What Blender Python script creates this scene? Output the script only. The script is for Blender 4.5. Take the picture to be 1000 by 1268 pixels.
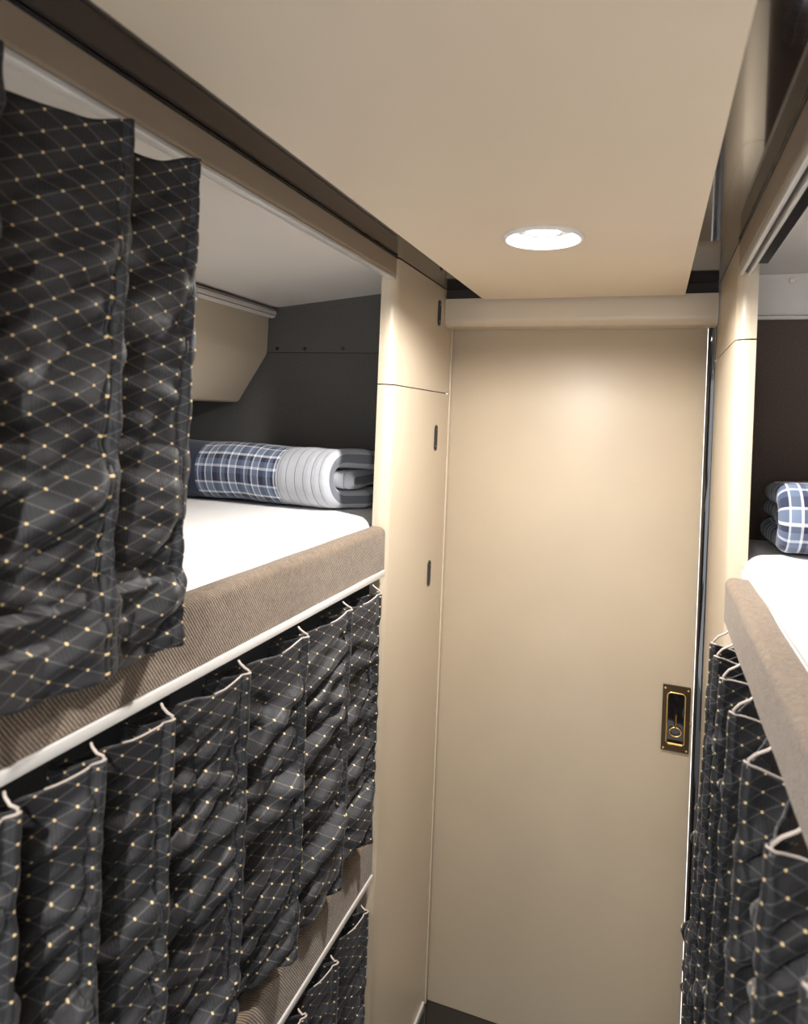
import bpy, bmesh, math, random
from mathutils import Vector, Matrix, noise
random.seed(4)
for o in list(bpy.data.objects): bpy.data.objects.remove(o)
S = bpy.context.scene
COL = S.collection
H = 1.44                                   # eye height above the floor; coordinates below are relative to the eye
# ------------------------------------------------------------------ camera
TH = math.radians(20.03); PH = 0.04; FPX = 845.0
fw = Vector((-math.sin(TH), math.cos(TH), 0)); r0 = Vector((math.cos(TH), math.sin(TH), 0)); zz = Vector((0, 0, 1))
rt = math.cos(PH)*r0 + math.sin(PH)*zz; up = -math.sin(PH)*r0 + math.cos(PH)*zz
cd = bpy.data.cameras.new('camera'); cam = bpy.data.objects.new('camera', cd); COL.objects.link(cam)
m = Matrix.Identity(4)
for i in range(3):
    m[i][0] = rt[i]; m[i][1] = up[i]; m[i][2] = -fw[i]
m[2][3] = H
cam.matrix_world = m
cd.sensor_fit = 'AUTO'; cd.sensor_width = 36; cd.lens = FPX/1268*36
cd.shift_y = -(634-517.7)/1268; cd.clip_start = 0.02
cd.dof.use_dof = True; cd.dof.focus_distance = 1.35; cd.dof.aperture_fstop = 6.3
S.camera = cam
# ------------------------------------------------------------------ world and exposure
W = bpy.data.worlds.new('world'); S.world = W; W.use_nodes = True
bg = W.node_tree.nodes['Background']; bg.inputs[0].default_value = (0.92, 0.96, 1.0, 1); bg.inputs[1].default_value = 2.2
LAMP = 2700.0
S.view_settings.view_transform = 'Standard'; S.view_settings.look = 'None'
S.view_settings.exposure = 0.5; S.view_settings.gamma = 1
try: S.view_settings.use_curve_mapping = False
except Exception: pass

# ------------------------------------------------------------------ helpers
def lin(r, g, b):
    f = lambda v: (v/255/12.92) if v/255 <= 0.04045 else ((v/255+0.055)/1.055)**2.4
    return (f(r), f(g), f(b), 1)

class NT:
    def __init__(s, name):
        s.mat = bpy.data.materials.new(name); s.mat.use_nodes = True
        s.t = s.mat.node_tree; s.b = s.t.nodes['Principled BSDF']
    def put(s, v, sock):
        if isinstance(v, bpy.types.NodeSocket): s.t.links.new(v, sock)
        else: sock.default_value = v
    def M(s, op, a, b=None, c=None):
        n = s.t.nodes.new('ShaderNodeMath'); n.operation = op
        for i, v in enumerate((a, b, c)):
            if v is not None: s.put(v, n.inputs[i])
        return n.outputs[0]
    def mix(s, f, a, b):
        n = s.t.nodes.new('ShaderNodeMix'); n.data_type = 'RGBA'
        s.put(f, n.inputs[0]); s.put(a, n.inputs[6]); s.put(b, n.inputs[7]); return n.outputs[2]
    def coord(s, k='Object'):
        n = s.t.nodes.new('ShaderNodeTexCoord'); return n.outputs[k]
    def xyz(s, v):
        n = s.t.nodes.new('ShaderNodeSeparateXYZ'); s.put(v, n.inputs[0]); return n.outputs
    def noise(s, scale, detail=3, v=None, rough=0.5):
        n = s.t.nodes.new('ShaderNodeTexNoise'); n.inputs['Scale'].default_value = scale
        n.inputs['Detail'].default_value = detail; n.inputs['Roughness'].default_value = rough
        s.put(v if v is not None else s.coord(), n.inputs['Vector']); return n.outputs['Fac']
    def mapping(s, v, scale):
        n = s.t.nodes.new('ShaderNodeMapping'); s.put(v, n.inputs[0]); n.inputs['Scale'].default_value = scale; return n.outputs[0]
    def ramp(s, f, stops, const=False):
        n = s.t.nodes.new('ShaderNodeValToRGB'); cr = n.color_ramp
        if const: cr.interpolation = 'CONSTANT'
        while len(cr.elements) < len(stops): cr.elements.new(0.5)
        for e, (p, c) in zip(cr.elements, stops): e.position = p; e.color = c
        s.put(f, n.inputs[0]); return n.outputs[0]
    def bump(s, h, strength=0.3, dist=0.001):
        n = s.t.nodes.new('ShaderNodeBump'); n.inputs['Strength'].default_value = strength
        n.inputs['Distance'].default_value = dist; s.put(h, n.inputs['Height'])
        s.t.links.new(n.outputs[0], s.b.inputs['Normal'])
    def set(s, **k):
        for a, v in k.items(): s.put(v, s.b.inputs[a.replace('_', ' ')])
        return s.mat

def vinyl(name, col, rough=0.42, var=0.05, bump=0.12):
    n = NT(name); c2 = tuple(x*(1-var*2.2) for x in col[:3])+(1,)
    f = n.noise(5, 4); n.set(Base_Color=n.mix(f, col, c2), Roughness=rough)
    n.bump(n.noise(420, 2), bump, 0.0006); return n.mat
def plain(name, col, rough=0.5, metal=0.0, coat=0.0):
    n = NT(name); f = n.noise(30, 2)
    n.set(Base_Color=n.mix(f, col, tuple(x*0.9 for x in col[:3])+(1,)), Roughness=rough, Metallic=metal)
    n.b.inputs['Coat Weight'].default_value = coat; return n.mat

CREAM = vinyl('cream_vinyl', lin(200, 184, 161), 0.34)
DOORM = vinyl('door_vinyl', lin(184, 167, 143), 0.45, 0.07, 0.25)
CEILM = vinyl('ceiling_vinyl', lin(218, 201, 178), 0.5, 0.03)
FASC = vinyl('fascia_vinyl', lin(152, 135, 116), 0.45)
BUNKC = vinyl('bunk_ceiling_vinyl', lin(212, 205, 197), 0.6, 0.03)
WHITE = plain('white_plastic', lin(232, 228, 222), 0.35)
WMETAL = plain('white_track_metal', lin(225, 222, 218), 0.28, 0.2)
BLACK = plain('black_plastic', lin(18, 18, 22), 0.25)
GLOSS = plain('black_gloss', lin(22, 20, 20), 0.06, 0, 1.0)
SOFF = plain('dark_mirror_gloss', lin(46, 38, 33), 0.09, 0, 0.6)
BRASS = plain('polished_brass', lin(214, 180, 116), 0.26, 1.0)
DBRASS = plain('dark_bronze', lin(78, 62, 44), 0.22, 1.0)
CANSHADE = plain('can_inner_shade', lin(26, 25, 24), 0.6)  # near-black colour paints in the shade inside the lamp can
TAPE = plain('pale_tape', lin(190, 176, 164), 0.6)
UMBER = plain('matte_umber', lin(44, 36, 31), 0.7)
STEEL = plain('screw_steel', lin(120, 116, 110), 0.35, 1.0)

def felt(name, col):
    n = NT(name); f = n.noise(260, 3); g = n.noise(9, 3)
    a = n.mix(f, tuple(x*0.55 for x in col[:3])+(1,), tuple(min(1, x*1.5) for x in col[:3])+(1,))
    n.set(Base_Color=n.mix(n.M('MULTIPLY', g, 0.5), a, tuple(x*0.7 for x in col[:3])+(1,)), Roughness=0.95)
    n.b.inputs['Sheen Weight'].default_value = 0.25
    n.bump(f, 0.5, 0.001); return n.mat
FELT = felt('charcoal_felt', lin(80, 78, 75))
FELTB = felt('brown_carpet_felt', lin(90, 76, 68))

def tweed():
    n = NT('brown_tweed'); uv = n.xyz(n.coord('UV'))
    d = n.M('ADD', uv[0], n.M('MULTIPLY', uv[1], 0.75))
    wob = n.M('MULTIPLY', n.noise(160, 2), 0.0016)
    s = n.M('SINE', n.M('MULTIPLY', n.M('ADD', d, wob), 6.2832/0.0042))
    s = n.M('ADD', n.M('MULTIPLY', s, 0.5), 0.5)
    k = n.noise(900, 2)
    v = n.M('ADD', n.M('MULTIPLY', s, 0.65), n.M('MULTIPLY', k, 0.5))
    big = n.M('ADD', n.M('MULTIPLY', n.noise(14, 2), 0.4), n.M('MULTIPLY', n.noise(110, 5, None, 0.85), 1.5))
    c = n.ramp(v, [(0.12, lin(56, 44, 35)), (0.55, lin(124, 105, 86)), (1.0, lin(184, 164, 140))])
    n.set(Base_Color=n.mix(n.M('MULTIPLY', n.M('SUBTRACT', big, 0.6), 1.1), c, lin(70, 55, 43)), Roughness=0.95)
    n.b.inputs['Sheen Weight'].default_value = 0.2
    n.bump(n.M('ADD', v, n.M('MULTIPLY', n.noise(170, 3, None, 0.7), 1.2)), 0.8, 0.0016); return n.mat
TWEED = tweed()

def damask():
    n = NT('black_damask'); uv = n.xyz(n.coord('UV'))
    a = n.M('ADD', n.M('DIVIDE', uv[0], 0.0340), n.M('DIVIDE', uv[1], 0.0175))
    b = n.M('SUBTRACT', n.M('DIVIDE', uv[0], 0.0340), n.M('DIVIDE', uv[1], 0.0175))
    ra, rb = n.M('ROUND', a), n.M('ROUND', b)
    fa, fb = n.M('SUBTRACT', a, ra), n.M('SUBTRACT', b, rb)
    la, lb = n.M('ABSOLUTE', fa), n.M('ABSOLUTE', fb)
    line = n.M('LESS_THAN', n.M('MINIMUM', la, lb), 0.045)
    du = n.M('MULTIPLY', n.M('ADD', fa, fb), 0.0170); dv = n.M('MULTIPLY', n.M('SUBTRACT', fa, fb), 0.00875)
    r2 = n.M('SQRT', n.M('ADD', n.M('MULTIPLY', du, du), n.M('MULTIPLY', dv, dv)))
    dot = n.M('LESS_THAN', r2, 0.00125)
    rib = n.M('GREATER_THAN', n.M('SINE', n.M('MULTIPLY', uv[0], 6.2832/0.0034)), 0.1)
    # ribs only in every second diamond
    cell = n.M('ADD', n.M('FLOOR', a), n.M('FLOOR', b))
    alt = n.M('LESS_THAN', n.M('ABSOLUTE', n.M('MODULO', cell, 2)), 0.5)
    rib = n.M('MULTIPLY', rib, alt)
    base = n.mix(n.M('MULTIPLY', rib, 0.55), lin(38, 37, 39), lin(17, 17, 19))
    base = n.mix(n.M('MULTIPLY', line, 0.5), base, lin(90, 87, 86))
    base = n.mix(dot, base, lin(232, 202, 146))
    n.set(Base_Color=base, Roughness=n.M('SUBTRACT', 0.58, n.M('MULTIPLY', line, 0.08)))
    n.b.inputs['Specular IOR Level'].default_value = 0.42
    n.b.inputs['Sheen Weight'].default_value = 0.12; n.b.inputs['Sheen Roughness'].default_value = 0.4
    h = n.M('ADD', n.M('MULTIPLY', line, 0.6), n.M('ADD', dot, n.M('MULTIPLY', rib, -0.35)))
    h = n.M('ADD', h, n.M('ADD', n.M('MULTIPLY', n.noise(90, 4, None, 0.65), 1.3), n.M('MULTIPLY', n.noise(1100, 1), 0.5)))
    n.bump(h, 0.5, 0.0014); return n.mat
DAMASK = damask()

def plaid_color(n, uv, p):
    st = lambda q: n.ramp(q, [(0.0, lin(30, 36, 62)), (0.2, lin(225, 228, 236)), (0.25, lin(112, 126, 150)), (0.48, lin(240, 242, 246)),
                              (0.54, lin(34, 40, 66)), (0.66, lin(104, 118, 144)), (0.8, lin(214, 220, 232)), (0.86, lin(72, 84, 112))], True)
    a = st(n.M('FRACT', n.M('DIVIDE', uv[0], p))); b = st(n.M('FRACT', n.M('DIVIDE', uv[1], p)))
    return n.mix(0.5, a, b)
def blanket_mat(name, kind):
    n = NT(name); uv = n.xyz(n.coord('UV'))
    if kind == 'left':
        pl = plaid_color(n, uv, 0.062)
        q = n.M('FRACT', n.M('DIVIDE', uv[0], 0.024)); ql = n.M('LESS_THAN', q, 0.07)
        grey = n.mix(ql, lin(176, 178, 184), lin(110, 112, 120))
        navy = lin(36, 42, 66)
        c = n.mix(n.M('GREATER_THAN', uv[0], 0.15), grey, pl)
        c = n.mix(n.M('GREATER_THAN', uv[0], 0.37), c, navy)
        c = n.mix(n.M('MULTIPLY', n.M('GREATER_THAN', uv[0], 0.395), n.M('LESS_THAN', uv[1], 0.07)), c, pl)
    else:
        c = plaid_color(n, uv, 0.06)
    n.set(Base_Color=c, Roughness=0.9); n.b.inputs['Sheen Weight'].default_value = 0.2
    n.bump(n.M('ADD', n.noise(60, 3), n.M('MULTIPLY', n.noise(700, 1), 0.3)), 0.4, 0.003); return n.mat
BLK_L = blanket_mat('grey_plaid_cotton', 'left'); BLK_R = blanket_mat('blue_plaid_cotton', 'right')
def sheet():
    n = NT('white_cotton_sheet'); n.set(Base_Color=lin(238, 236, 234), Roughness=0.85)
    n.bump(n.M('ADD', n.noise(16, 3), n.M('MULTIPLY', n.noise(500, 1), 0.15)), 0.25, 0.004); return n.mat
SHEET = sheet()
EDGE = plain('sheet_edge_grey', lin(170, 166, 160), 0.9)

ORG = {}
def put(name, verts, faces, mat, parent=None, uvs=None, smooth=False, kind=None):
    """one mesh object; verts relative to the eye, uvs per vertex"""
    off = ORG.get(parent.name, Vector((0, 0, 0))) if parent else Vector((0, 0, 0))
    me = bpy.data.meshes.new(name)
    me.from_pydata([(v[0]-off.x, v[1]-off.y, v[2]+H-off.z) for v in verts], [], faces)
    if uvs:
        l = me.uv_layers.new(name='UVMap')
        for p in me.polygons:
            for li, vi in zip(p.loop_indices, p.vertices): l.data[li].uv = uvs[vi]
    me.materials.append(mat); me.update()
    bm = bmesh.new(); bm.from_mesh(me); bmesh.ops.recalc_face_normals(bm, faces=bm.faces); bm.to_mesh(me); bm.free()
    if smooth:
        for p in me.polygons: p.use_smooth = True
        if smooth != 'all':
            me.set_sharp_from_angle(angle=math.radians(40))
    o = bpy.data.objects.new(name, me); COL.objects.link(o)
    if parent: o.parent = parent; ORG[o.name] = off
    else: ORG[o.name] = Vector((0, 0, 0))
    if kind: o['kind'] = kind
    return o
def thing(name, loc, label, cat, group=None):
    e = bpy.data.objects.new(name, None); COL.objects.link(e); e.empty_display_size = 0.05
    e.location = (loc[0], loc[1], loc[2]+H); ORG[e.name] = Vector(e.location)
    e['label'] = label; e['category'] = cat
    if group: e['group'] = group
    return e
def box(x0, x1, y0, y1, z0, z1, bev=0.0, seg=2):
    bm = bmesh.new(); bmesh.ops.create_cube(bm, size=1)
    for v in bm.verts:
        v.co = Vector(((x0+x1)/2+v.co.x*(x1-x0), (y0+y1)/2+v.co.y*(y1-y0), (z0+z1)/2+v.co.z*(z1-z0)))
    if bev: bmesh.ops.bevel(bm, geom=list(bm.edges), offset=bev, segments=seg, affect='EDGES', profile=0.5)
    bm.verts.index_update(); r = ([tuple(v.co) for v in bm.verts], [[v.index for v in f.verts] for f in bm.faces]); bm.free(); return r
def pbox(name, mat, parent, x0, x1, y0, y1, z0, z1, bev=0.0, seg=2, kind=None):
    v, f = box(x0, x1, y0, y1, z0, z1, bev, seg); return put(name, v, f, mat, parent, smooth=bool(bev), kind=kind)
def extrude(prof, axis, a, b, n=1, uvscale=True):
    """closed profile extruded: axis 'Y' takes (x,z), axis 'Z' takes (x,y), axis 'X' takes (y,z)"""
    V, U = [], []; k = len(prof); L = [0]
    for i in range(1, k): L.append(L[-1]+math.dist(prof[i], prof[i-1]))
    for j in range(n+1):
        t = a+(b-a)*j/n
        for i, p in enumerate(prof):
            V.append((p[0], t, p[1]) if axis == 'Y' else (p[0], p[1], t) if axis == 'Z' else (t, p[0], p[1])); U.append((t, L[i]))
    F = [[j*k+i, j*k+(i+1) % k, (j+1)*k+(i+1) % k, (j+1)*k+i] for j in range(n) for i in range(k)]
    F.append(list(range(k))); F.append([n*k+i for i in range(k)]); return V, F, U
def arc(cx, cy, r, a0, a1, n=8):
    return [(cx+r*math.cos(math.radians(a0+(a1-a0)*i/n)), cy+r*math.sin(math.radians(a0+(a1-a0)*i/n))) for i in range(n+1)]
def lathe(prof, c, n=48):
    V = [(c[0]+r*math.cos(2*math.pi*j/n), c[1]+r*math.sin(2*math.pi*j/n), c[2]+z) for j in range(n) for r, z in prof]; k = len(prof)
    F = [[j*k+i, j*k+i+1, ((j+1) % n)*k+i+1, ((j+1) % n)*k+i] for j in range(n) for i in range(k-1)]; return V, F
def tube(pts, r, n=8, closed=False):
    P = [Vector(p) for p in pts]; V, F = [], []; m_ = len(P)
    for i, p in enumerate(P):
        t = (P[(i+1) % m_]-P[i-1]) if closed else (P[min(i+1, m_-1)]-P[max(i-1, 0)])
        t.normalize(); a = t.orthogonal().normalized() if i == 0 else (A - t*A.dot(t)).normalized(); A = a; b = t.cross(a)
        for j in range(n):
            q = 2*math.pi*j/n; V.append(tuple(p+a*math.cos(q)*r+b*math.sin(q)*r))
    for i in range(m_ if closed else m_-1):
        for j in range(n):
            i2 = (i+1) % m_; F.append([i*n+j, i*n+(j+1) % n, i2*n+(j+1) % n, i2*n+j])
    if not closed: F.append(list(range(n))); F.append([(m_-1)*n+j for j in range(n)])
    return V, F

XL, XR, YD, YB = -0.475, 0.122, 1.63, -0.9          # aisle faces of the bunks, door plane, rear end of what is built
ZC, ZS, FL = 0.28, 0.311, -H                        # ceiling panel, dark soffit, floor
# ------------------------------------------------------------------ setting
v, f = box(-1.2, 0.9, YB, 1.75, FL-0.05, FL); put('floor', v, f, GLOSS, kind='structure')
pbox('trim_1', WMETAL, None, XL, XL+0.006, YB, 1.6, FL, FL+0.02, 0.001, kind='structure')
pbox('ceiling_soffit', SOFF, None, XL-0.02, XR+0.03, YB, 1.7, ZS, ZS+0.02, kind='structure')
LAMPS = [(-0.165, 1.03), (-0.165, -0.22)]; HR = 0.052
def ceiling_panel():
    x0, x1, y0, y1 = -0.376, 0.053, YB, 1.535; V, F = [], []
    def vtx(x, y): V.append((x, y, ZC)); return len(V)-1
    def quad(a, b, c, d): F.append([vtx(a, c), vtx(b, c), vtx(b, d), vtx(a, d)])
    ys = y0; s = 0.08
    for lx, ly in sorted(LAMPS, key=lambda p: p[1]):
        quad(x0, x1, ys, ly-s); quad(x0, lx-s, ly-s, ly+s); quad(lx+s, x1, ly-s, ly+s); ys = ly+s
        n = 64; C_, Q = [], []
        for j in range(n):
            a = 2*math.pi*j/n; c, si = math.cos(a), math.sin(a); k = s/max(abs(c), abs(si))
            C_.append(vtx(lx+HR*c, ly+HR*si)); Q.append(vtx(lx+k*c, ly+k*si))
        for j in range(n): F.append([C_[j], C_[(j+1) % n], Q[(j+1) % n], Q[j]])
    quad(x0, x1, ys, y1)
    nv = len(V)                                      # upper skin and edges
    V2 = [(x0, y0), (x1, y0), (x1, y1), (x0, y1)]
    V += [(x, y, ZC) for x, y in V2]+[(x, y, ZS) for x, y in V2]
    for i in range(4): F.append([nv+i, nv+(i+1) % 4, nv+4+(i+1) % 4, nv+4+i])
    return V, F
v, f = ceiling_panel(); put('ceiling', v, f, CEILM, kind='structure')

# door with flush brass pull
door = pbox('door_1', DOORM, None, -0.482, 0.106, YD, YD+0.035, FL, 0.29, 0.002, kind='structure')
hx0, hx1, hz0, hz1 = 0.043, 0.1, -0.71, -0.566
def frame_loop(x0, x1, z0, z1, r, y, n=5):
    out = []
    for cx, cz, a in ((x1-r, z1-r, 0), (x0+r, z1-r, 90), (x0+r, z0+r, 180), (x1-r, z0+r, 270)):
        out += [(p[0], y, p[1]) for p in arc(cx, cz, r, a, a+90, n)]
    return out
def plate_frame(x0, x1, z0, z1, ix, iz, y0, y1, r=0.008):
    o_ = frame_loop(x0, x1, z0, z1, 0.0015, y0); i_ = frame_loop(x0+ix, x1-ix, z0+iz, z1-iz, r, y0); n = len(o_)
    V = o_+i_+[(p[0], y1, p[2]) for p in o_]+[(p[0], y1, p[2]) for p in i_]; F = []
    for j in range(n):
        k = (j+1) % n; F += [[j, k, n+k, n+j], [j, k, 2*n+k, 2*n+j], [n+j, n+k, 3*n+k, 3*n+j], [2*n+j, 2*n+k, 3*n+k, 3*n+j]]
    return V, F
v, f = plate_frame(hx0, hx1, hz0, hz1, 0.011, 0.016, YD-0.005, YD+0.0, 0.008)
hp = put('flush_handle', v, f, DBRASS, door, smooth=True); hp['label'] = 'flush brass pull plate'
pbox('recess_cup', GLOSS, hp, hx0+0.009, hx1-0.009, YD-0.0015, YD-0.0005, hz0+0.014, hz1-0.014)
v, f = tube(frame_loop(hx0+0.010, hx1-0.010, hz0+0.015, hz1-0.015, 0.008, YD-0.006), 0.0022, 8, True); put('rim', v, f, BRASS, hp, smooth='all')
v, f = tube([(hx0+0.014, YD-0.009, hz0+0.018), (hx1-0.014, YD-0.009, hz0+0.018)], 0.0036, 10); put('pull_bar', v, f, BRASS, hp, smooth=True)
cx = (hx0+hx1)/2
v, f = tube([(cx+0.012*math.cos(a*math.pi/8), YD-0.005, hz0+0.043+0.010*math.sin(a*math.pi/8)) for a in range(16)], 0.0022, 8, True); put('thumb_ring', v, f, BRASS, hp, smooth='all')
v, f = tube([(cx, YD-0.005, hz0+0.05), (cx, YD-0.006, hz0+0.07), (cx, YD-0.008, hz0+0.083)], 0.0026, 8); put('thumb_lever', v, f, BRASS, hp, smooth=True)
for sx in (hx0+0.005, hx1-0.005):
    for sz in (hz0+0.006, hz1-0.006):
        v, f = tube([(sx, YD-0.0072, sz), (sx, YD-0.004, sz)], 0.0022, 10); put('screw', v, f, BRASS, hp, smooth=True)

# black jamb bead, pale bead, lintel
v, f, u = extrude([(0.1065, YD), (0.1065, YD-0.011), (0.1085, YD-0.015), (0.112, YD-0.017), (0.1219, YD-0.017), (0.1219, YD)], 'Z', FL, 0.232, 1)
put('trim_2', v, f, GLOSS, kind='structure', smooth=True)
pbox('door_latch_pin', BRASS, door, 0.1, 0.1055, YD-0.004, YD-0.001, -0.645, -0.64)
pbox('trim_3', CREAM, None, XL, XL+0.004, YD-0.014, YD-0.001, FL, 0.235, 0.0015, kind='structure')
prof = [(1.556, 0.287), (1.629, 0.287), (1.629, 0.222)]+arc(1.576, 0.242, 0.02, 270, 180, 8)
v, f, u = extrude(prof, 'X', XL+0.001, XR-0.003, 1); put('trim_4', v, f, CREAM, kind='structure', smooth=True)
pbox('trim_5', UMBER, None, XL+0.001, XR-0.003, 1.565, 1.629, 0.2875, ZS-0.0005, kind='structure')

# side panels either side of the door: rounded near edge, upper and lower panel, finger pulls
def side_wall(name, X, s, zseam, pulls):
    """s = +1: the aisle lies towards +X"""
    def prof(d=0.0):
        r = 0.022; y0 = 1.228
        P = [(X-s*0.03, y0+d), (X-s*r, y0+d)]
        P += [(X-s*r+s*r*math.sin(a*math.pi/16), y0+r-r*math.cos(a*math.pi/16)) for a in range(1, 9)]
        P += [(X, 1.629), (X-s*0.03, 1.629)]
        return P
    core = [(X-s*0.03, 1.235), (X-s*0.006, 1.245), (X-s*0.004, 1.26), (X-s*0.004, 1.606), (X-s*0.03, 1.606)]
    v, f, u = extrude(core, 'Z', FL, ZS-0.001); w = put(name, v, f, BLACK, kind='structure')
    v, f, u = extrude(prof(), 'Z', zseam+0.0012, ZS-0.0015); put('panel', v, f, CREAM, w, smooth=True)
    v, f, u = extrude(prof(), 'Z', FL, zseam-0.0012); put('panel', v, f, CREAM, w, smooth=True)
    for y, z in pulls:
        # slim stadium-shaped recessed pull, in the plane of the wall face
        hw, hh = 0.010, 0.030
        loop = [(y+p[0], z+p[1]) for p in arc(0, hh-hw, hw, 0, 180, 8)]+[(y+p[0], z+p[1]) for p in arc(0, -hh+hw, hw, 180, 360, 8)]
        V = [(X+s*0.0022, p[0], p[1]) for p in loop]+[(X+s*0.0022, y+(p[0]-y)*0.55, z+(p[1]-z)*0.86) for p in loop]
        V += [(X+s*0.0004, y+(p[0]-y)*0.5, z+(p[1]-z)*0.84) for p in loop]+[(X-s*0.001, p[0], p[1]) for p in loop]
        n = len(loop); F = []
        for j in range(n):
            k = (j+1) % n; F += [[j, k, n+k, n+j], [n+j, n+k, 2*n+k, 2*n+j], [j, k, 3*n+k, 3*n+j]]
        F.append([2*n+j for j in range(n)])
        fp = put('finger_pull', V, F, BLACK, w, smooth=True); fp['label'] = 'slim black finger pull'
        for q in (-0.02, 0.02):
            v, f = tube([(X+s*0.0018, y, z+q), (X+s*0.003, y, z+q)], 0.0022, 8); put('screw', v, f, STEEL, fp, smooth=True)
    return w
side_wall('wall_left', XL, 1, 0.064, [(1.512, 0.247), (1.522, -0.043), (1.511, -0.357)])
side_wall('wall_right', XR, -1, 0.150, [])

# fascias above the upper bunks with curtain track
def fascia(name, X, s, zb):
    P = [(X-s*0.022, ZS-0.001), (X, ZS-0.001), (X, zb+0.006)]+[(X-s*(0.006-0.006*math.cos(a*math.pi/8)), zb+0.006-0.006*math.sin(a*math.pi/8)) for a in range(1, 5)]+[(X-s*0.022, zb)]
    v, f, u = extrude(P, 'Y', YB, 1.2275, 1); w = put(name, v, f, FASC, kind='structure', smooth=True); return w
fl = fascia('trim_6', XL, 1, 0.272)
pbox('curtain_track', WMETAL, fl, XL-0.016, XL-0.0005, YB, 1.2275, 0.2665, 0.2718, 0.0012)
pbox('shadow_gap', BLACK, fl, XL, XL+0.002, YB, 1.2275, 0.3065, 0.3098)
fr = fascia('trim_7', XR, -1, 0.266)
for k, (a, b) in enumerate(((0.0005, 0.0065), (0.013, 0.018))):
    pbox('curtain_track', WMETAL, fr, XR+a, XR+b, YB, 1.2275, 0.2535, 0.2658, 0.0012)
pbox('track_slot', BLACK, fr, XR+0.0066, XR+0.0129, YB, 1.2275, 0.259, 0.2658)
pbox('fascia_shade_strip', BLACK, fr, XR+0.0225, XR+0.042, YB, 1.2275, 0.272, 0.3)  # black strip standing in for the shade on the inside of the fascia
pbox('shadow_gap', BLACK, fr, XR-0.002, XR, YB, 1.2275, 0.3065, 0.3098)

# bunk compartments: outer walls, end walls, bunk ceilings, roof
XO_L, XO_R, YE = -1.14, 0.80, 1.45
pbox('wall_left_outer', FELT, None, XO_L-0.03, XO_L, YB, YE+0.03, FL, 0.33, kind='structure')
pbox('wall_right_outer', FELTB, None, XO_R, XO_R+0.03, YB, YE+0.03, FL, 0.33, kind='structure')
we = pbox('wall_left_end', BLACK, None, XO_L, XL-0.03, YE+0.004, YE+0.03, FL, 0.33, kind='structure')
pbox('felt_panel', FELT, we, XO_L+0.001, XL-0.031, YE-0.004, YE+0.003, 0.1475, 0.31, 0.002)
pbox('felt_panel', FELT, we, XO_L+0.001, XL-0.031, YE, YE+0.0035, FL, 0.1465, 0.0015)
for sx in (-0.86, -0.785, -0.685):
    v, f = lathe([(0, 0.0), (0.004, 0.0), (0.004, 0.002), (0, 0.003)], (0, 0, 0), 12)
    v = [(sx+a, YE-0.0042-c, 0.156+b) for a, b, c in v]; put('screw', v, f, BLACK, we, smooth=True)
wr = pbox('wall_right_end', BLACK, None, XR+0.03, XO_R, YE+0.004, YE+0.03, FL, 0.33, kind='structure')
pbox('felt_panel', FELTB, wr, XR+0.031, XO_R-0.001, YE, YE+0.0035, FL, 0.214, 0.0015)
P = [(YE+0.003, 0.299), (YE-0.006, 0.299)]+[(YE-0.006, 0.222)]+arc(YE-0.006, 0.219, 0.006, 180, 330, 6)+[(YE+0.003, 0.212)]
v, f, u = extrude(P, 'X', XR+0.031, XO_R-0.001); put('cream_band', v, f, BUNKC, wr, smooth=True)
for sx in (0.235, 0.46):
    v, f = lathe([(0, 0.0), (0.0065, 0.0), (0.0055, 0.0025), (0, 0.0035)], (0, 0, 0), 16)
    v = [(sx+a, YE-0.0062-c, 0.286+b) for a, b, c in v]; put('button_cap', v, f, BUNKC, wr, smooth=True)
v, f, u = extrude([(XL-0.023, 0.292), (-0.86, 0.256), (XO_L, 0.252), (XO_L, 0.27), (-0.86, 0.275), (XL-0.023, 0.308)], 'Y', YB, YE)
put('ceiling_left_bunk', v, f, BUNKC, kind='structure')
pbox('ceiling_right_bunk', BUNKC, None, XR+0.0425, XO_R, YB, YE, 0.3, 0.312, kind='structure')
pbox('roof', FELT, None, XO_L-0.03, XO_R+0.03, YB, 1.75, 0.335, 0.36, kind='structure')

# overhead air duct on the outer wall of the left bunk
duct = thing('overhead_duct', (-1.02, 0.3, 0.02), 'cream angular overhead duct casing along the outer wall above the left bunk', 'duct')
v, f, u = extrude([(XO_L+0.001, 0.254), (-0.880, 0.2545), (-0.886, 0.25), (-0.888, 0.145), (-0.892, 0.137), (-0.962, 0.027), (-0.972, 0.022), (XO_L+0.001, 0.022)], 'Y', YB, YE-0.006)
put('casing', v, f, CREAM, duct, smooth=True)
v, f = tube([(-0.874, YB, 0.240), (-0.874, YE-0.012, 0.240)], 0.012, 16); b_ = put('bead', v, f, BUNKC, duct, smooth=True); b_['label'] = 'pale rounded bead along the top of the casing'
for k in range(2):
    v, f = tube([(-0.8625, YB, 0.246-k*0.012), (-0.8625, YE-0.014, 0.246-k*0.012)], 0.0007, 6); put('seam', v, f, BLACK, b_)

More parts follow.
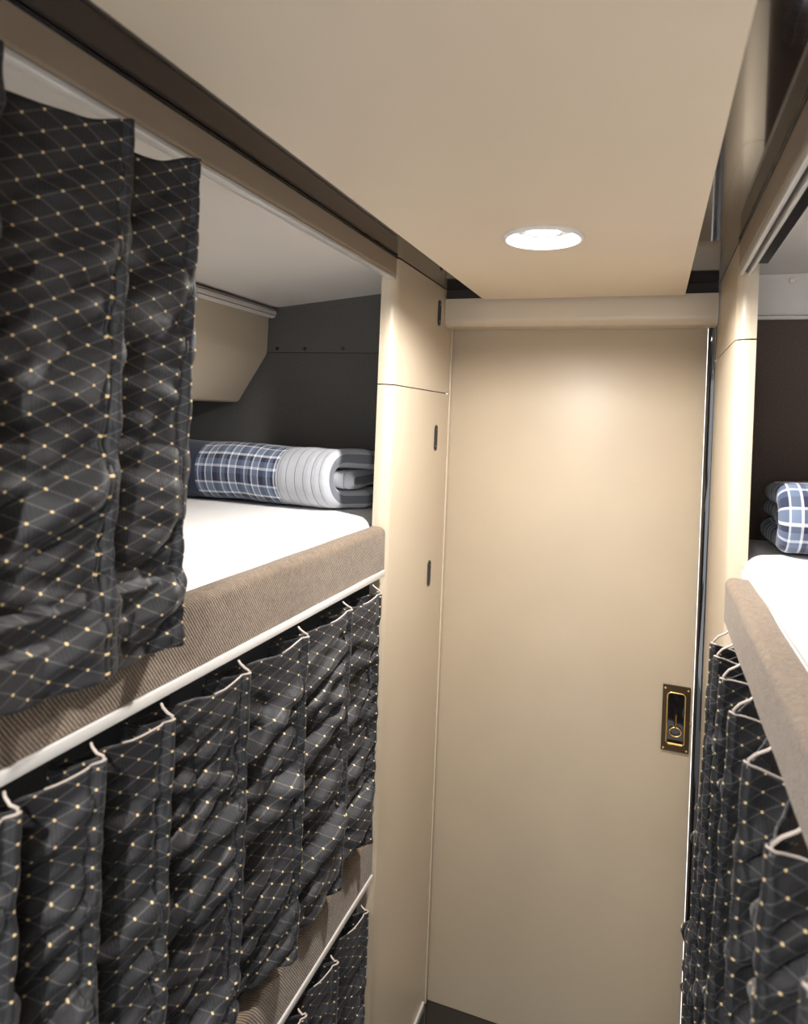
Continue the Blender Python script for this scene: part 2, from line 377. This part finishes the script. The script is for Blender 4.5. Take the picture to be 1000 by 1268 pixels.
# ------------------------------------------------------------------ bunks (rail, platform, track)
def bunk(X, s, zt, zb, yend, xo, label, thick=0.03, track=True):
    t = thing('bunk_bed', ((X+xo)/2, 0.3, zb-0.01), label, 'bunk')
    r = 0.012; n = 160
    P = [(X-s*thick, zb), (X, zb), (X, zt-r)]+[(X-s*(r-r*math.cos(a*math.pi/12)), zt-r+r*math.sin(a*math.pi/12)) for a in range(1, 7)]+[(X-s*(thick-0.004), zt), (X-s*thick, zt-0.004)]
    v, f, u = extrude(P, 'Y', YB, yend, n)
    v = [(a+0.0012*noise.noise(Vector((b*9, c*30, 3))), b, c+0.0016*noise.noise(Vector((b*7, a*20, 9)))) for a, b, c in v]
    rl = put('rail', v, f, TWEED, t, u, smooth=True); rl['label'] = 'padded rail in brown tweed'
    if track: pbox('curtain_track', WMETAL, t, X-s*0.02, X+s*0.003, YB, yend, zb-0.0125, zb-0.0005, 0.0015)
    a, b = sorted((X-s*(thick+0.001), xo)); pbox('platform', FELT, t, a, b, YB, YE-0.005, zb-0.003, zb+0.01)
    return t
bunk(XL, 1, -0.211, -0.292, 1.224, XO_L+0.001, 'upper left bunk with tweed rail, its mattress open below the drawn-back curtain')
bunk(XL, 1, -0.802, -0.878, 1.224, XO_L+0.001, 'lower left bunk whose tweed rail shows under the hem of the closed curtain')
bunk(0.108, -1, -0.213, -0.277, 1.10, XO_R-0.001, 'right upper bunk with tweed rail beside the black jamb of the door', 0.034, False)

# mattresses
def mattress(x0, x1, y0, y1, z0, z1, label, seed):
    t = thing('mattress', ((x0+x1)/2, (y0+y1)/2, z0), label, 'mattress')
    v, f = box(x0, x1, y0, y1, z0, z1, 0.032, 6)
    o = put('fitted_sheet', v, f, SHEET, t, smooth='all'); o['label'] = 'white fitted sheet'
    # piped edge of the sheet round the top
    lp = [(p[0], p[1], z1-0.020) for p in [(x1-0.006, y0+0.05), (x1-0.004, y1-0.04)]+arc(x1-0.034, y1-0.034, 0.028, 0, 90, 6)+[(x0+0.04, y1-0.004)]] if x0 < 0 else \
         [(p[0], p[1], z1-0.020) for p in [(x0+0.006, y0+0.05), (x0+0.004, y1-0.04)]+arc(x0+0.034, y1-0.034, 0.028, 180, 90, 6)+[(x1-0.04, y1-0.004)]]
    v, f = tube(lp, 0.0035, 8); put('piping', v, f, EDGE, t, smooth='all')
    return t
mattress(XO_L+0.004, XL-0.033, YB+0.05, YE-0.008, -0.281, -0.199, 'white sheeted mattress in the left bunk beneath the grey and plaid blanket', 1)
mattress(XR+0.022, XO_R-0.004, YB+0.05, YE-0.008, -0.2665, -0.199, 'white sheeted mattress in the right bunk beneath the blue plaid blanket', 2)

# folded blankets: an outer layer folded round a tongue
def layer(prof, x_end, length, sgn, th, seed, puff=0.004, quilt=False, turn=None):
    """prof: centre line (y,z) list; sheet runs from x_end away from the aisle (sgn)"""
    n = len(prof); nt = 70; L = [0]
    for i in range(1, n): L.append(L[-1]+math.dist(prof[i], prof[i-1]))
    V, U, F = [], [], []
    def half(d, r=0.022): return math.sqrt(max(0.02, 1-(1-min(d, r)/r)**2))
    for side in (1, -1):
        for i in range(n):
            a = prof[max(i-1, 0)]; b = prof[min(i+1, n-1)]; ty, tz = b[0]-a[0], b[1]-a[1]; q = math.hypot(ty, tz); ny, nz = -tz/q, ty/q
            for j in range(nt+1):
                x = length*(j/nt)**1.25
                e = half(min(x+0.001, length-x+0.001))*half(min(L[i]+0.004, L[-1]-L[i]+0.004))
                h = th*0.5*e + puff*e*noise.noise(Vector((x*16, L[i]*16, seed+side)))
                if quilt: h -= 0.0016*e*max(0, 1-abs(((x/0.024+0.5) % 1)-0.5)*9) if x < 0.15 else 0
                wob = 0.008*noise.noise(Vector((L[i]*11, seed*3.1, 0.5)))
                sag = 0.010*noise.noise(Vector((x*5, L[i]*5, seed*7.7)))
                sh = 0.05*math.sin(math.pi*min(1, max(0, (i-turn[0])/(turn[1]-turn[0]))))*(1-x/length)**3 if turn else 0
                V.append((x_end+sgn*(x+wob+sh), prof[i][0]+side*ny*h, prof[i][1]+side*nz*h+sag*0.5)); U.append((x, L[i]))
    k = nt+1; N = n*k
    for i in range(n-1):
        for j in range(nt):
            F.append([i*k+j, i*k+j+1, (i+1)*k+j+1, (i+1)*k+j]); F.append([N+i*k+j, N+i*k+j+1, N+(i+1)*k+j+1, N+(i+1)*k+j])
    rim = [j for j in range(k)]+[i*k+nt for i in range(1, n)]+[(n-1)*k+j for j in range(nt-1, -1, -1)]+[i*k for i in range(n-2, 0, -1)]
    for a in range(len(rim)): b = rim[(a+1) % len(rim)]; F.append([rim[a], b, N+b, N+rim[a]])
    return V, F, U
def blanket(x_end, sgn, ynear, yfar, zb, rot, mat, label, length, quilt, hgt=0.118):
    t = thing('folded_blanket', (x_end+sgn*length/2, (ynear+yfar)/2, zb), label, 'blanket')
    th = 0.04; za, zc_ = zb+0.021, zb+hgt-0.018; R = (zc_-za)/2
    line = lambda a, b, k: [(a[0]+(b[0]-a[0])*i/k, a[1]+(b[1]-a[1])*i/k) for i in range(k)]
    top = line((yfar, zc_-0.006), (ynear+R+0.018, zc_), 22)
    turn = [(ynear+R+0.018-(R+0.0)*math.sin(a*math.pi/16), (za+zc_)/2+R*math.cos(a*math.pi/16)) for a in range(17)]
    bot = line((ynear+R+0.018, za), (yfar, za), 22)[1:]+[(yfar, za)]
    c = Vector((x_end, (ynear+yfar)/2, 0)); Rm = Matrix.Rotation(rot, 3, 'Z')
    fix = lambda V: [tuple(c+Rm @ (Vector(p)-c)) for p in V]
    V, F, U = layer(top+turn+bot, x_end, length, sgn, th, 2.0+x_end, quilt=quilt, turn=(14, 46) if quilt else None); put('outer_fold', fix(V), F, mat, t, U, smooth='all')
    mid = line((yfar, (za+zc_)/2), (ynear+0.035, (za+zc_)/2), 22)
    V, F, U = layer(mid, x_end+sgn*0.006, length-0.02, sgn, th*0.98, 5.0+x_end, quilt=quilt); put('inner_fold', fix(V), F, mat, t, U, smooth='all')
    return t
blanket(-0.563, -1, 1.245, 1.425, -0.196, 0.0, BLK_L, 'folded blanket with grey quilted end and navy plaid on the left mattress', 0.55, True, 0.122)
blanket(0.196, 1, 1.215, 1.42, -0.196, 0.0, BLK_R, 'folded blue and white plaid blanket on the right mattress', 0.52, False, 0.112)

# ------------------------------------------------------------------ curtains
def catmull(P, k):
    out = []
    for i in range(len(P)-1):
        p0, p1, p2, p3 = P[max(i-1, 0)], P[i], P[i+1], P[min(i+2, len(P)-1)]
        for j in range(k):
            t = j/k
            out.append(tuple(0.5*((2*p1[a])+(-p0[a]+p2[a])*t+(2*p0[a]-5*p1[a]+4*p2[a]-p3[a])*t*t+(-p0[a]+3*p1[a]-3*p2[a]+p3[a])*t**3) for a in range(2)))
    out.append(P[-1]); return out
def curtain(name, label, path, s, ztop, zbot, amp, seed, ridges, track_z, track_x, flare=0.0, hooks=True, k=7, rows=130, group=None, sag=0.012, clamp=None, fq=1.0):
    """path: control points (y, x) from near to far; s=+1 when the aisle is towards +X"""
    P = catmull(path, k); n = len(P); L = [0]
    for i in range(1, n): L.append(L[-1]+math.dist(P[i], P[i-1]))
    t = thing(name, (sum(p[1] for p in P)/n, (P[0][0]+P[-1][0])/2, zbot), label, 'curtain', group)
    ridx = [min(range(n), key=lambda i: math.dist(P[i], (ry, rx))) for ry, rx in ridges]
    def near(i): return min((abs(L[i]-L[j]) for j in ridx), default=1)
    V, U, F = [], [], []; topline = []
    def zt(i):
        d = near(i); q = min(1, d/0.05); return ztop - sag*(q*q*(3-2*q)) - 0.004*noise.noise(Vector((L[i]*20, seed, 0)))
    def zb(i):
        return zbot + 0.01*noise.noise(Vector((L[i]*9, seed*2, 4)))
    def pos(i, q):
        a, b = P[max(i-1, 0)], P[min(i+1, n-1)]; ty, tx = b[0]-a[0], b[1]-a[1]; l = math.hypot(ty, tx) or 1
        ny, nx = (-tx/l, ty/l) if s > 0 else (tx/l, -ty/l)           # towards the aisle for a path running to +Y
        z = zt(i)+(zb(i)-zt(i))*q
        env = min(1, q*6+0.15)*(0.8+0.3*q)
        d = near(i); body = min(1, d/0.02)
        sl = L[i]+0.02*noise.noise(Vector((z*6, seed, L[i]*2)))
        w1 = noise.noise(Vector((sl*6*fq+seed, (z*30-s*sl*19)*fq, seed*1.3)))
        w2 = noise.noise(Vector((sl*11, z*52+s*sl*10, seed*2.7)))
        w3 = noise.noise(Vector((sl*30, z*30, seed)))
        h = amp*env*((4.2*abs(w1)-1.0)*body+0.8*w2*(0.4+0.6*body)+0.2*w3)
        sway = 0.006*env*noise.noise(Vector((z*5, L[i]*3, seed*5)))
        fl_ = flare*q
        X_ = P[i][1]+nx*h+s*fl_
        if clamp is not None and z < -0.17: X_ = max(X_, clamp+0.012*min(1, max(0, d/0.06)-0.3))if z < -0.2 else max(X_, clamp-(z+0.2)*-0.6)
        return (X_, P[i][0]+ny*h+sway, z)
    for i in range(n):
        for j in range(rows+1):
            p = pos(i, j/rows); V.append(p); U.append((L[i]+seed*0.013, p[2]))
    kk = rows+1
    for i in range(n-1):
        for j in range(rows): F.append([i*kk+j, i*kk+j+1, (i+1)*kk+j+1, (i+1)*kk+j])
    o = put('fabric', V, F, DAMASK, t, U, smooth='all')
    md = o.modifiers.new('thickness', 'SOLIDIFY'); md.thickness = 0.0022; md.offset = -1
    if hooks:
        # pale header tape along the outer half of every panel
        for j in ridx:
            j0 = j
            while j0 > 0 and L[j]-L[j0] < 0.05: j0 -= 1
            pts = [(V[i*kk][0]-s*0.0008, V[i*kk][1], V[i*kk][2]+0.0008) for i in range(j0, j+1, 2)]
            if len(pts) > 2:
                v, f = tube(pts, 0.0011, 6); put('header_tape', v, f, TAPE, t, smooth='all')
        for j in ridx:
            for dj in (-3,):
                i = max(0, min(n-1, j+dj)); x, y, z = V[i*kk]; x2 = track_x
                v, f = tube([(x-s*0.002, y, z-0.004), (x-s*0.003, y, z+0.004), (x+(x2-x)*0.35, y-0.004, z+(track_z-z)*0.55), (x+(x2-x)*0.8, y-0.002, z+(track_z-z)*0.8), (x2, y, track_z-0.0005)], 0.0014, 6)
                put('hook', v, f, TAPE, t, smooth='all')
    return t
def pleats(ridges, xv, xr, y0, back=0.012, belly=0.35):
    """valley -> ridge panels seen from the near side; returns control path and ridge points"""
    path = [(y0, xv)]; rid = []; prev = y0
    for ry in ridges:
        w = ry-prev
        d = xr-xv; bl = 0.12*belly
        path += [(prev+w*0.30, xv+d*(0.28+bl)), (prev+w*0.62, xv+d*(0.62+bl)), (ry-0.014, xv+d*0.88), (ry-0.008, xv+d*0.89), (ry-0.003, xv+d*1.0), (ry+0.002, xv+d*1.0)]
        rid.append((ry+0.001, xr)); path += [(ry+0.005, xv+d*0.86), (ry+0.001, xv+d*0.7), (ry-back*0.5, xv+d*0.25), (ry-back*0.2, xv)]
        prev = ry-back*0.2
    return path, rid
# upper left curtain, drawn back towards the camera
p, r_ = pleats([-0.06, 0.05, 0.15, 0.25, 0.355, 0.487, 0.583], -0.488, -0.446, -0.15)
curtain('bunk_curtain', 'drawn-back black diamond curtain hanging in front of the upper left bunk opening', p, 1, 0.258, -0.240, 0.0105, 1.7, r_, 0.266, -0.483, hooks=False, sag=0.016, clamp=XL+0.004, fq=0.62, k=8, rows=150)
# closed curtain of the bunk below
p, r_ = pleats([0.10, 0.21, 0.31, 0.40, 0.488, 0.582, 0.722, 0.872, 1.022, 1.15], -0.508, -0.449, 0.0)
curtain('bunk_curtain', 'closed black pleated curtain below the upper left bunk rail, hem over the lower rail', p, 1, -0.318, -0.775, 0.0098, 4.1, r_, -0.3045, -0.466)
# lowest left curtain
p, r_ = pleats([0.62, 0.72, 0.82, 0.92, 1.03, 1.155], -0.504, -0.452, 0.52)
curtain('bunk_curtain', 'lowest left black curtain starting under the second tweed rail near the floor', p, 1, -0.899, -1.36, 0.006, 7.3, r_, -0.8905, -0.466)
# right curtain
ry_ = [0.08, 0.2, 0.31, 0.43, 0.56, 0.69, 0.81, 0.92, 1.0, 1.06]
p, r_ = pleats([-y for y in reversed(ry_)], 0.130, 0.088, -1.098)
p = [(-y, x) for y, x in reversed(p)]; r_ = [(-y, x) for y, x in r_]
curtain('bunk_curtain', 'closed black pleated curtain hanging from the right bunk rail beside the door', p, -1, -0.300, -0.87, 0.0080, 9.9, r_, -0.2775, 0.112, flare=0.018)

# ------------------------------------------------------------------ recessed ceiling lamps: one by the door, one added behind the camera
EM = NT('lamp_led'); EM.set(Base_Color=(1, 1, 1, 1)); EM.b.inputs['Emission Color'].default_value = (1.0, 0.975, 0.945, 1); EM.b.inputs['Emission Strength'].default_value = LAMP
def lamp(x, y, label):
    t = thing('recessed_downlight', (x, y, ZC), label, 'ceiling light', 'recessed downlights in the aisle ceiling')
    R = 0.060
    v, f = lathe([(HR-0.004, 0.014), (0.0415, 0.006), (0.0415, 0.004), (0.0545, -0.0055), (R-0.002, -0.0055), (R, -0.0035), (R, 0.0)], (x, y, ZC)); put('trim_ring', v, f, WHITE, t, smooth=True)
    v, f = lathe([(0.0418, 0.006), (0.043, 0.018), (0.040, 0.0275), (0.0, 0.0285)], (x, y, ZC)); put('reflector_can', v, f, CANSHADE, t, smooth='all')
    v, f = lathe([(0.0215, 0.020), (0.0225, 0.008), (0.026, 0.008), (0.0275, 0.02)], (x, y, ZC)); put('gimbal_ring', v, f, WHITE, t, smooth=True)
    v, f = lathe([(0.0, 0.003), (0.007, 0.004), (0.014, 0.007), (0.0185, 0.012), (0.020, 0.018), (0.0, 0.0225)], (x, y, ZC)); put('bulb', v, f, EM.mat, t, smooth='all')
lamp(*LAMPS[0], 'lit round white recessed downlight in the cream ceiling panel near the door')
lamp(*LAMPS[1], 'added unseen downlight in the ceiling panel behind the viewer, front light for the near curtain')  # added out of view so the near curtain is lit from the front
